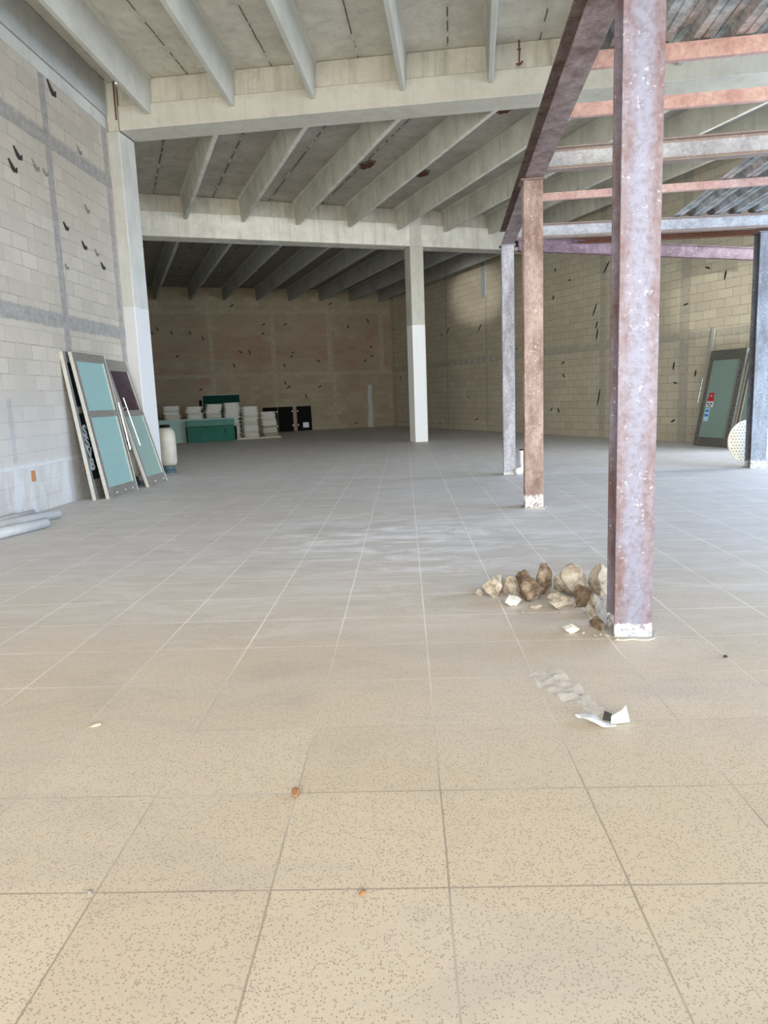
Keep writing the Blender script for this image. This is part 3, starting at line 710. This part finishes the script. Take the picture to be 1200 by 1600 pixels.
# ------------------------------------------------------------------ leaning doors
def lean_frame(x, y, h, lean, roll=0.0):
    ax = Vector((math.cos(h), math.sin(h), 0)); n = Vector((-math.sin(h), math.cos(h), 0))
    az = math.cos(lean)*Vector((0,0,1)) + math.sin(lean)*n
    if roll: ax, az = math.cos(roll)*ax+math.sin(roll)*az, math.cos(roll)*az-math.sin(roll)*ax
    ay = az.cross(ax)
    m = Matrix((ax, ay, az)).transposed().to_4x4(); m.translation = Vector((x, y, 0)); return m
def door_panel(name, mat4, W, H, sw, top, bot, mid, th, panes, frame_mat, edge_mat, label, cat='door'):
    """local x width, z height, y=0 front face, +y back. panes: (z0,z1,mat)"""
    t = empty(name, None, mat=mat4); tag(t, label, cat)
    m = MB().box(0.012, sw, 0, th, 0, H).box(W-sw, W-0.012, 0, th, 0, H).box(sw, W-sw, 0, th, 0, bot).box(sw, W-sw, 0, th, H-top, H)
    if mid: m.box(sw, W-sw, 0, th, mid-0.05, mid+0.05)
    m.build('frame', frame_mat, t, bevel=0.003)
    MB().box(0, 0.012, -0.004, th+0.002, 0, H).build('edge_strip', edge_mat, t, bevel=0.002)
    MB().box(W-0.012, W, -0.004, th+0.002, 0, H).build('edge_strip', edge_mat, t, bevel=0.002)
    for z0, z1, pm in panes:
        MB().box(sw+.001, W-sw-.001, 0.012, 0.022, z0, z1).build('glass_pane', pm, t)
        MB().box(sw, sw+.012, 0.002, 0.012, z0, z1).box(W-sw-.016, W-sw, -0.006, 0.012, z0, z1).build('glazing_bead', edge_mat, t)
    return t
def pull(t, x, z0, z1, y, mat='chrome', r=0.011):
    h = MB().tube([(x, y, z0), (x, y, z1)], r, 12).tube([(x, y, z0+.16), (x, 0.01 if y < 0 else .02, z0+.16)], r*.8, 10).tube([(x, y, z1-.16), (x, 0.01 if y < 0 else .02, z1-.16)], r*.8, 10)
    return h.build('handle', mat, t, smooth=False)
h1 = 1.554
d1 = door_panel('aluminium_door', lean_frame(-4.665, 8.53, h1, 0.128), 1.02, 2.18, 0.075, 0.16, 0.30, 1.33, 0.045,
                [(0.30, 1.28, 'black_film'), (1.38, 2.02, 'black_film')], 'alu_dirty', 'alu', 'rearmost leaning aluminium door with black film and pale letters')
def text_mesh(txt, size, name, mat, parent, m4, extrude=0.0015, bold=0.0):
    cu = bpy.data.curves.new(name, 'FONT'); cu.body = txt; cu.size = size; cu.extrude = extrude; cu.offset = bold; cu.align_x = 'CENTER'
    tmp = bpy.data.objects.new('tmp', cu); COL.objects.link(tmp)
    dg = bpy.context.evaluated_depsgraph_get(); me = bpy.data.meshes.new_from_object(tmp.evaluated_get(dg))
    bpy.data.objects.remove(tmp); me.materials.clear(); me.materials.append(MAT[mat])
    o = bpy.data.objects.new(name, me); COL.objects.link(o); o.parent = parent; o.matrix_local = m4; return o
for k, ch in enumerate('SSVB'):
    text_mesh(ch, 0.24, 'letter', 'letter', d1, Matrix.Translation((0.165, 0.009, 0.94-0.165*k)) @ Matrix.Rotation(pi/2, 4, 'X') @ Matrix.Rotation(-0.12, 4, 'Z'), bold=0.008)
d2 = door_panel('aluminium_door', lean_frame(-4.50, 8.62, 1.545, 0.165, -0.004), 1.10, 2.185, 0.10, 0.13, 0.16, 1.27, 0.045,
                [(0.16, 1.22, 'frost'), (1.32, 2.055, 'frost')], 'alu_dirty', 'alu', 'leaning aluminium door with two frosted blue-green panes')
pull(d2, 1.045, 0.66, 1.42, -0.06); pull(d2, 1.045, 0.66, 1.36, 0.10)
d3 = door_panel('aluminium_door', lean_frame(-4.39, 9.99, 1.557, 0.259), 0.915, 2.2, 0.085, 0.20, 0.17, 1.27, 0.045,
                [(0.17, 1.22, 'frost_green'), (1.32, 2.0, 'film')], 'alu_dirty', 'alu', 'leaning aluminium door with a dark purple upper pane')
pull(d3, 0.10, 0.70, 1.52, -0.06); pull(d3, 0.10, 0.70, 1.45, 0.10)
for t_, xs in ((d2, (0.3, 0.62, 0.9)), (d3, (0.35, 0.75))):
    for x_ in xs: MB().box(x_, x_+.035, -.003, 0, .05, .075).build('scuff', 'white', t_)
# right side doors
rh = -1.225
d4 = door_panel('aluminium_door', lean_frame(6.38, 14.62, rh, 0.205), 1.03, 2.12, 0.13, 0.22, 0.20, None, 0.05,
                [(0.20, 1.90, 'frost_green')], 'alu_dark', 'alu_dirty', 'grimy glass door with red and blue stickers against the right wall')
pull(d4, -0.02, 0.95, 1.52, -0.07)
def decal(t, x, z, w, h, mat, y=0.008):
    return MB().box(x, x+w, y, 0.0118, z, z+h).build('sticker', mat, t)
decal(d4, 0.20, 1.06, 0.14, 0.12, 'red'); decal(d4, 0.165, 1.00, 0.20, 0.055, 'red'); decal(d4, 0.165, 0.87, 0.20, 0.125, 'white')
decal(d4, 0.165, 0.56, 0.13, 0.28, 'ltblue'); decal(d4, 0.18, 0.76, 0.10, 0.05, 'blue', 0.006); decal(d4, 0.18, 0.66, 0.10, 0.05, 'blue', 0.006)
decal(d4, 0.245, 1.10, 0.05, 0.03, 'white', 0.006); decal(d4, 0.19, 0.93, 0.045, 0.03, 'black', 0.006); decal(d4, 0.28, 0.93, 0.045, 0.03, 'black', 0.006); decal(d4, 0.225, 0.895, 0.07, 0.018, 'black', 0.006)
d5 = door_panel('aluminium_door', lean_frame(6.80, 13.66, rh, 0.215), 1.0, 2.11, 0.08, 0.22, 0.20, None, 0.05,
                [(0.20, 1.89, 'frost_green')], 'alu_dark', 'timber', 'second glass door at the right, mostly hidden behind the steel column')
decal(d5, 0.42, 1.06, 0.14, 0.12, 'red')
t = empty('aluminium_channel', None, mat=lean_frame(6.528, 14.782, -1.134, 0.137, 0.0)); tag(t, 'tall bare aluminium channel bar standing up behind the stickered door', 'metal bar')
MB().poly([(0, 0), (0.085, 0), (0.085, 0.026), (0.078, 0.026), (0.078, 0.007), (0.046, .007), (.046, .02), (.039, .02), (.039, .007), (0.007, 0.007), (0.007, 0.026), (0, 0.026)], 0, 2.62).build('channel', 'alu', t)

# ------------------------------------------------------------------ tanks
def tank(x, y, h, r, label, base=True):
    t = empty('pressure_tank', (x, y, 0)); tag(t, label, 'tank')
    z0 = 0.14
    prof = [(r*.5, z0), (r*.85, z0+.02), (r*.98, z0+.07), (r, z0+.12), (r, h-.20), (r*.97, h-.13), (r*.86, h-.06), (r*.62, h-.015), (r*.3, h)]
    MB().lathe(prof, 40).build('body', 'ivory', t, smooth=True)
    MB().lathe([(r*.82, 0), (r*.84, .05), (r*.66, 0.08), (r*.60, 0.138)], 24).build('foot', 'dkblue', t)
    MB().lathe([(r*.34, h+.001), (r*.52, h+.005), (r*.52, h+.05), (r*.3, h+.055)], 20).build('cap', 'black', t)
    MB().box(-.012, .012, -r-.003, -r+.01, z0+.15, h-.22).build('seam_strip', 'ivory', t)
    return t
tank(-4.83, 12.35, 0.90, 0.19, 'ivory pressure tank with a black cap beside the pilaster')
tank(-4.80, 10.42, 0.70, 0.13, 'smaller ivory tank half hidden behind the leaning doors')

# ------------------------------------------------------------------ pipes on the left
def pipe(p0, p1, r, mat, label, group):
    p0 = Vector(p0); p1 = Vector(p1)
    t = empty('plastic_pipe', p1); tag(t, label, 'pipe', group)
    a = p0-p1; n = 24; m = MB(); d = a.normalized(); up = Vector((0, 0, 1)); s = d.cross(up).normalized(); u = s.cross(d)
    rings = [(0, r*.8), (0.0, r-.006), (0.006, r), (a.length, r), (a.length, r*.8)]
    m.tube([d*q for q, _ in rings], [w for _, w in rings], 24, cap=False)
    m.tube([d*0.001, d*(a.length-.001)], r*.8, 24, cap=False)
    m.build('tube', mat, t, smooth=True)
    return t
pipe((-4.93, 5.2, .06), (-4.46, 6.95, .06), .06, 'pvc_grey', 'middle grey plastic pipe on the floor, longest of the three', 'plastic pipes on the floor at the left')
pipe((-4.62, 5.0, .06), (-4.26, 6.25, .06), .06, 'pvc_grey', 'nearest grey plastic pipe on the floor at the left edge', 'plastic pipes on the floor at the left')
pipe((-4.93, 5.95, .055), (-4.80, 7.0, .055), .055, 'pvc_grey', 'dusty grey plastic pipe lying closest to the left block wall', 'plastic pipes on the floor at the left')
# elbow at S3
t = empty('waste_pipe', (1.85, 10.17, 0)); tag(t, 'white plastic waste pipe with an elbow standing beside the pale steel column', 'pipe')
MB().tube([(0, 0, 0.13), (0, 0, 0.385)], 0.052, 24).build('riser', 'pvc', t, smooth=False)
MB().tube([(0, 0, 0.384), (0, 0, 0.40)], 0.055, 24).build('rim', 'black', t)
pts = [(0, 0, 0.17)]
for k in range(9):
    a = pi/2*k/8; pts.append((-0.05*(1-math.cos(a)), -0.10*(1-math.cos(a)), 0.15-0.09*math.sin(a)))
pts += [(-0.06, -0.14, 0.06), (-0.09, -0.19, 0.06), (-.14, -.24, .06)]
MB().tube(pts, 0.056, 20).build('elbow', 'pvc', t, smooth=True)

# ------------------------------------------------------------------ white perforated disc
t = empty('drain_cover', None, mat=Matrix.Translation((5.60, 10.26, 0.385)) @ Matrix.Rotation(R(-8), 4, 'X') @ Matrix.Rotation(R(3), 4, 'Z')); tag(t, 'round off-white dimpled disc leaning behind the dark steel column', 'disc')
m = MB(); n = 64; r = 0.37
m.add([(r*math.cos(2*pi*k/n), -0.012, r*math.sin(2*pi*k/n)) for k in range(n)]+[(r*math.cos(2*pi*k/n), 0.012, r*math.sin(2*pi*k/n)) for k in range(n)],
      [tuple(range(n)), tuple(range(2*n-1, n-1, -1))]+[(i, (i+1)%n, n+(i+1)%n, n+i) for i in range(n)])
m.build('plate', plain('off_white_plastic_disc', (0.76, 0.72, 0.62), 0.6, var=.08), t, bevel=0.004)
m = MB()
for i in range(-7, 8):
    for j in range(-7, 8):
        x = i*0.052 + (0.026 if j % 2 else 0); z = j*0.05
        if x*x+z*z < 0.115 and x*x+z*z > 0.004:
            s = 0.013
            a = 0.785 if (i+j) % 2 else 0.2
            m.add([(x+s*math.cos(a+k*pi/2), -0.0135, z+s*math.sin(a+k*pi/2)) for k in range(4)]+[(x+s*math.cos(a+k*pi/2), -0.011, z+s*math.sin(a+k*pi/2)) for k in range(4)],
                  [(0,1,2,3),(7,6,5,4),(0,1,5,4),(1,2,6,5),(2,3,7,6),(3,0,4,7)])
tag(m.build('dimple_pattern', 'tie_grey', t), kind='stuff')
ring = MB().tube([(0.042*math.cos(2*pi*k/20), -0.016, 0.042*math.sin(2*pi*k/20)) for k in range(21)], 0.006, 8, cap=False).build('hub_ring', 'pvc_grey', t)

# ------------------------------------------------------------------ stacks at the back
SD = dirv(R(22)); SN = Vector((-SD.y, SD.x)); SA = Vector((-7.72, 23.0))
def sp(t, off): return SA + SD*t + SN*off
def bundle_mesh(seed, W, D, H):
    rr = random.Random(seed); nx, ny = 8, 6; vs = []; fs = []
    def prof(k):  # cross-section front edge: rounded fold
        return None
    bow = [rr.uniform(-.006, .010) for _ in range(nx+1)]
    layers = 3 if H > .06 else 2
    m = MB()
    for L in range(layers):
        z0 = H*L/layers; z1 = H*(L+1)/layers-.003
        ov = rr.uniform(-.012, .012); ox = rr.uniform(-.015, .015)
        top = []; bot = []
        for i in range(nx+1):
            for j in range(ny+1):
                x = -W/2+W*i/nx+ox; y = D*j/ny+ov
                e = 1-abs(2*i/nx-1)**6*0.45; f = 1 if j else 0.5
                zc = (z0+z1)/2; hh = (z1-z0)/2*e*f
                sag = -0.004*math.sin(pi*i/nx)+bow[i]*.4
                top.append((x, y-(0.0 if j else 0.006), min(zc+hh+sag*.3, H))); bot.append((x, y, max(zc-hh+sag*.3, 0)))
        n_ = len(top); fs = []
        for i in range(nx):
            for j in range(ny):
                a = i*(ny+1)+j; fs += [(a, a+1, a+ny+2, a+ny+1), (n_+a, n_+a+ny+1, n_+a+ny+2, n_+a+1)]
        per = [i*(ny+1) for i in range(nx+1)]+[nx*(ny+1)+j for j in range(1, ny+1)]+[i*(ny+1)+ny for i in range(nx-1, -1, -1)]+[j for j in range(ny-1, 0, -1)]
        for q in range(len(per)): a, b = per[q], per[(q+1)%len(per)]; fs.append((a, b, n_+b, n_+a))
        m.add(top+bot, fs)
    return m
BV = []
for k, (mt, H) in enumerate([('paper_w', .085), ('paper', .075), ('paper_w', .06), ('paper', .09), ('paper_t', .07), ('paper_w', .075)]):
    o = bundle_mesh(20+k, 0.535, 0.5, H).build('board_bundle', mt); BV.append((o, H))
stacks = [(-1.25, 1.16, 'leftmost', 'g'), (-0.33, 1.30, 'second', 'w'), (0.42, 1.26, 'third', 'w'), (1.10, 1.27, 'fourth', 't'), (1.73, 1.30, 'fifth', 'w'), (2.34, 1.18, 'sixth', 'x'), (2.96, 0.93, 'rightmost', 't')]
used = set(); rb = random.Random(5)
for si, (tc, hgt, nm, kind) in enumerate(stacks):
    z = 0.055; k = 0; rows = []
    while z < hgt-0.03:
        vi = rb.choice({'g': [1, 3, 4], 'w': [0, 1, 2, 5], 't': [1, 3, 4, 0], 'x': [0, 2, 5, 1]}[kind])
        if hgt-z < .22: vi = rb.choice([0, 2, 5])
        src, H = BV[vi]; rows.append((vi, z)); z += H+0.001
    tot = len(rows)
    for k, (vi, z) in enumerate(rows):
        src, H = BV[vi]
        if vi in used: o = src.copy(); COL.objects.link(o)
        else: o = src; used.add(vi)
        lean = 0.0 if si != 6 else (0.09*(1-k/tot))
        p = sp(tc + rb.uniform(-.035, .035)*(0.35 if si > 4 else 1) + lean, 0.40 + rb.uniform(-.02, .02) if si < 5 else 0.12+rb.uniform(-.02, .02))
        o.location = (p.x, p.y, z); o.rotation_euler = (0, 0, R(22)+rb.uniform(-.02, .02))
        from_top = tot-1-k
        pos = 'topmost' if from_top == 0 else (ordw(from_top)+' from the top' if from_top < 20 else 'lowest')
        place = {'leftmost': 'leftmost stack', 'rightmost': 'rightmost, lower stack'}.get(nm, nm+' stack from the left')
        tag(o, f'pale board bundle, {pos}, in {place}', 'board', f'board bundles in the {nm} stack')
for i, (o, H) in enumerate(BV):
    if i not in used: bpy.data.objects.remove(o)
# timber battens under the stacks
for i, (a, b, off) in enumerate([(-1.6, 1.35, 0.50), (1.42, 3.42, 0.22)]):
    p = sp(a, off)
    o = MB().box(0, b-a, -0.02, 0.36, 0.0, 0.05).build('timber_pallet', 'timber', loc=(p.x, p.y, 0), rotz=R(22)); tag(o, ['pale timber base under the left stacks behind the green boards', 'pale timber base under the two right stacks'][i], 'pallet')
# pale green board leaning against the left stacks
def lean_at(tc, off, lean):
    p = sp(tc, off); return lean_frame(p.x, p.y, R(22), lean)
t = empty('green_board', None, mat=lean_at(-1.55, 0.16, 0.16)); tag(t, 'long pale green board on edge leaning in front of the left stacks', 'board')
MB().box(0, 3.35, 0, 0.02, 0.03, 0.81).build('sheet', 'palegreen', t)
MB().box(0.0, 3.35, -0.004, 0.024, 0.0, 0.028).build('bottom_rail', 'timber', t)
t = empty('green_case', (sp(0.08, -.12).x, sp(0.08, -.12).y, 0), R(22)); tag(t, 'dark green case with a black end in front of the stacks', 'case')
MB().box(0, 1.62, 0, 0.25, 0, 0.535).build('body', 'darkgreen', t, bevel=0.006)
MB().box(0.0, 1.62, 0.02, 0.25, 0.545, 0.745).build('lid', 'midgreen', t, bevel=0.006)
MB().box(1.622, 1.70, 0.02, 0.25, 0.02, 0.50).build('end_cap', 'black', t)
MB().box(-.02, -0.001, 0.02, 0.22, 0.0, 0.53).build('end_cap', 'black', t)
MB().box(1.28, 1.32, -0.008, -0.0005, 0.28, 0.42).build('latch', 'deepgreen', t)
MB().box(0.66, 0.74, -0.008, -0.0005, 0.49, 0.525).build('latch', 'deepgreen', t)
# dark green panel standing by the far wall
def fw(t_, off): p = FC+FWd*t_ + Vector((-FWd.y, FWd.x))*off; return p
FN = Vector((math.sin(R(22)), -math.cos(R(22))))    # into the room
def far_frame(t_right_larger, off, lean=0.06):
    p = FC+FWd*t_right_larger+FN*off
    return lean_frame(p.x, p.y, R(22), lean)
t = empty('framed_board', None, mat=far_frame(8.40, 0.14, 0.05)); tag(t, 'dark green framed panel standing behind the stacks against the rear wall', 'panel')
MB().box(0.03, 1.53, 0.005, 0.02, 0.03, 1.63).build('sheet', 'deepgreen', t)
MB().box(0, 1.56, 0, 0.03, 1.635, 1.665).box(1.535, 1.56, 0, .03, 0, 1.634).box(0, .028, 0, .03, 0, 1.634).box(0.029, 1.534, 0, .03, 0, .028).build('frame', 'alu_dirty', t)
MB().box(-0.12, -0.005, 0, .03, 0, 1.45).build('side_leaf', 'black', t)
def black_door(tl, w, label, paper=False, hinge='r'):
    t = empty('cupboard_door', None, mat=far_frame(tl, 0.09, 0.05)); tag(t, label, 'cupboard door', 'black cupboard doors against the rear wall')
    MB().box(0, w, 0, 0.02, 0, 1.05).build('leaf', 'black', t, bevel=.002)
    x = w-.05 if hinge == 'r' else 0.02
    for z in (0.22, 0.82): MB().box(x, x+.035, -.008, -.0005, z, z+.06).build('hinge', 'alu', t)
    if paper: MB().box(0.24, 0.50, -.004, -.0005, 0.13, 0.35).build('paper_label', 'ltblue' if False else 'white', t)
    return t
black_door(5.92, 0.62, 'black cupboard door partly behind the rightmost stack', hinge='r')
black_door(5.27, 0.64, 'middle black cupboard door against the rear wall', hinge='r')
black_door(4.46, 0.64, 'black cupboard door with a small white label, farthest right', True, 'l')

# ------------------------------------------------------------------ rubble by the front column
rocks = [
 ('stone', (0.985, 2.91), (0.155, 0.12, 0.17), 0.3, 1, 'biggest pale broken concrete lump, right behind the front column'),
 ('stone_brown', (0.815, 2.93), (0.058, 0.07, 0.13), 1.1, 2, 'dark brown stained lump leaning on the biggest rubble lump'),
 ('stone_brown', (0.72, 2.78), (0.11, 0.09, 0.085), 0.4, 3, 'brown stained rubble chunk in the middle of the heap'),
 ('stone', (0.61, 2.92), (0.07, 0.08, 0.08), 0.9, 4, 'pale round lump left of the brown chunk'),
 ('stone', (0.47, 2.90), (0.085, 0.085, 0.08), 2.2, 5, 'pale craggy lump near the left end of the heap'),
 ('stone', (0.385, 2.93), (0.04, 0.035, 0.03), 2.0, 6, 'smallest pebble at the far left of the heap'),
 ('stone_white', (0.565, 2.66), (0.07, 0.06, 0.05), 0.2, 7, 'bright white plaster chunk in front of the heap'),
 ('stone', (0.86, 2.58), (0.115, 0.085, 0.07), 2.8, 8, 'flat beige slab lying before the biggest lump'),
 ('stone_brown', (1.03, 2.64), (0.09, 0.075, 0.10), 0.8, 9, 'mottled brown lump touching the column foot'),
 ('stone', (1.04, 2.45), (0.085, 0.085, 0.085), 1.8, 10, 'grey beige lump low against the front column'),
 ('stone_brown', (0.70, 3.03), (0.07, 0.07, 0.11), 2.6, 11, 'upright dark and white lump at the back of the heap'),
 ('stone', (0.70, 2.60), (0.06, 0.03, 0.02), 0.1, 12, 'thin flat flake of concrete before the brown chunk'),
 ('stone', (1.17, 2.86), (0.075, 0.08, 0.14), 0.1, 13, 'pale lump peeping past the left edge of the column'),
 ('stone_white', (0.82, 2.12), (0.065, 0.035, 0.035), -0.5, 14, 'lone white rubble piece lying apart on the floor'),
 ('stone', (0.53, 3.02), (0.06, 0.05, 0.07), 1.5, 15, 'pale lump behind the left end of the heap'),
 ('stone_brown', (0.985, 2.19), (0.05, 0.08, 0.04), 0.1, 16, 'crumbled mortar lump at the left foot of the column'),
]
for mt, (x, y), r, rz, sd, lab in rocks:
    rock('rubble_lump', mt, (x, y, 0), r, sd, lab, rotz=rz)
rr = random.Random(3)
cr = [(0.92+rr.uniform(-.05, .2), 1.97+rr.uniform(-.03, .12)) for _ in range(4)] + [(0.55+rr.uniform(-.1, .5), 2.52+rr.uniform(-.05, .08)) for _ in range(5)]
cr.sort()
for i, (x, y) in enumerate(cr):
    rock('concrete_crumb', 'stone', (x, y, 0.009 if y < 2.25 else 0), (0.016, 0.013, 0.010), 40+i, ordw(i)+' tiny concrete crumb from the left, of those around the rubble', 'rubble', rr.uniform(0, 3), 'concrete crumbs around the rubble', sub=1)
for x, y, mt, lab, r in [(-0.50, 0.485, 'leaf', 'small brown dry leaf on a tile joint in the foreground', (.022, .026, .016)), (-0.24, -0.02, 'leaf', 'tiny brown crumb on the tile joint nearest the camera', (.014, .010, .008)),
                         (1.49, 1.68, 'tie', 'small black scrap on a tile joint right of the front column', (.016, .012, .010)), (-1.46, 1.06, 'timber', 'small tan sand clump on the tile joint at the left', (.05, .02, .008)),
                         (-1.02, 0.0, 'tie_grey', 'dark fleck on the front tile joint left of centre', (.010, .008, .005)), (-4.5, 4.7, 'tie', 'dark scrap on the floor near the plastic pipes', (.04, .02, .012))]:
    rock('floor_scrap', mt, (x, y, 0), r, int(abs(x*100))+3, lab, 'litter', 0.4, None, sub=2)

# crumpled film and torn paper
def sheet(name, outline_fn, nx, ny, mat, parent, amp, seed, base=0.006, freq=9):
    vs = []; fs = []
    for i in range(nx+1):
        for j in range(ny+1):
            x, y = outline_fn(i/nx, j/ny)
            h = base + amp*max(0, 0.5+mnoise.fractal(Vector((x*freq+seed, y*freq, seed)), 1.0, 2.0, 3))
            vs.append((x, y, h))
    for i in range(nx):
        for j in range(ny):
            a = i*(ny+1)+j; fs.append((a, a+1, a+ny+2, a+ny+1))
    o = MB().add(vs, fs).build(name, mat, parent, smooth=True)
    s = o.modifiers.new('thickness', 'SOLIDIFY'); s.thickness = 0.0006; s.offset = 1
    return o
t = empty('crumpled_wrapper', (0.6, 1.2, 0)); tag(t, 'crumpled clear plastic wrapper on the tiles in front of the column', 'litter')
def film(u, v):
    cx = -0.06+0.155*u**1.2; cy = 0.30-0.46*u; w = 0.07+0.03*math.sin(5*u)
    return cx+(v-.5)*w*2*(0.9), cy+(v-.5)*w*0.5
sheet('film', film, 36, 12, 'bag', t, 0.025, 2.0, freq=22)
t = empty('torn_paper', (0.675, 0.985, 0.001)); tag(t, 'torn white paper scrap at the near end of the plastic wrapper', 'litter')
def pap(u, v): return (-0.09+0.15*u, 0.03-0.075*u+v*(0.015+0.075*math.sin(pi*min(1,u*1.1))) - 0.035*math.sin(pi*u))
sheet('paper', pap, 12, 6, 'white', t, 0.02, 5.0)
MB().add([(0.045, -0.02, 0.004), (0.125, -0.005, 0.004), (0.115, 0.02, 0.065), (0.10, 0.02, 0.045), (0.07, 0.015, 0.03), (0.05, .0, .028), (0.045, -0.012, 0.004), (0.125, 0.003, 0.004)],
         [(0, 1, 2, 3, 4, 5), (6, 5, 4, 3, 2, 7), (0, 5, 6), (1, 7, 2)]).build('folded_flap', plain('pale_blue_paper', (0.72, 0.84, 0.84), .7), t)
MB().add([(0.02, 0.02, 0.003), (0.06, 0.0, 0.003), (0.055, 0.01, 0.035), (0.03, 0.03, 0.04)], [(0, 1, 2, 3)]).build('dark_inside', 'tie', t)
bpy.context.view_layer.update()
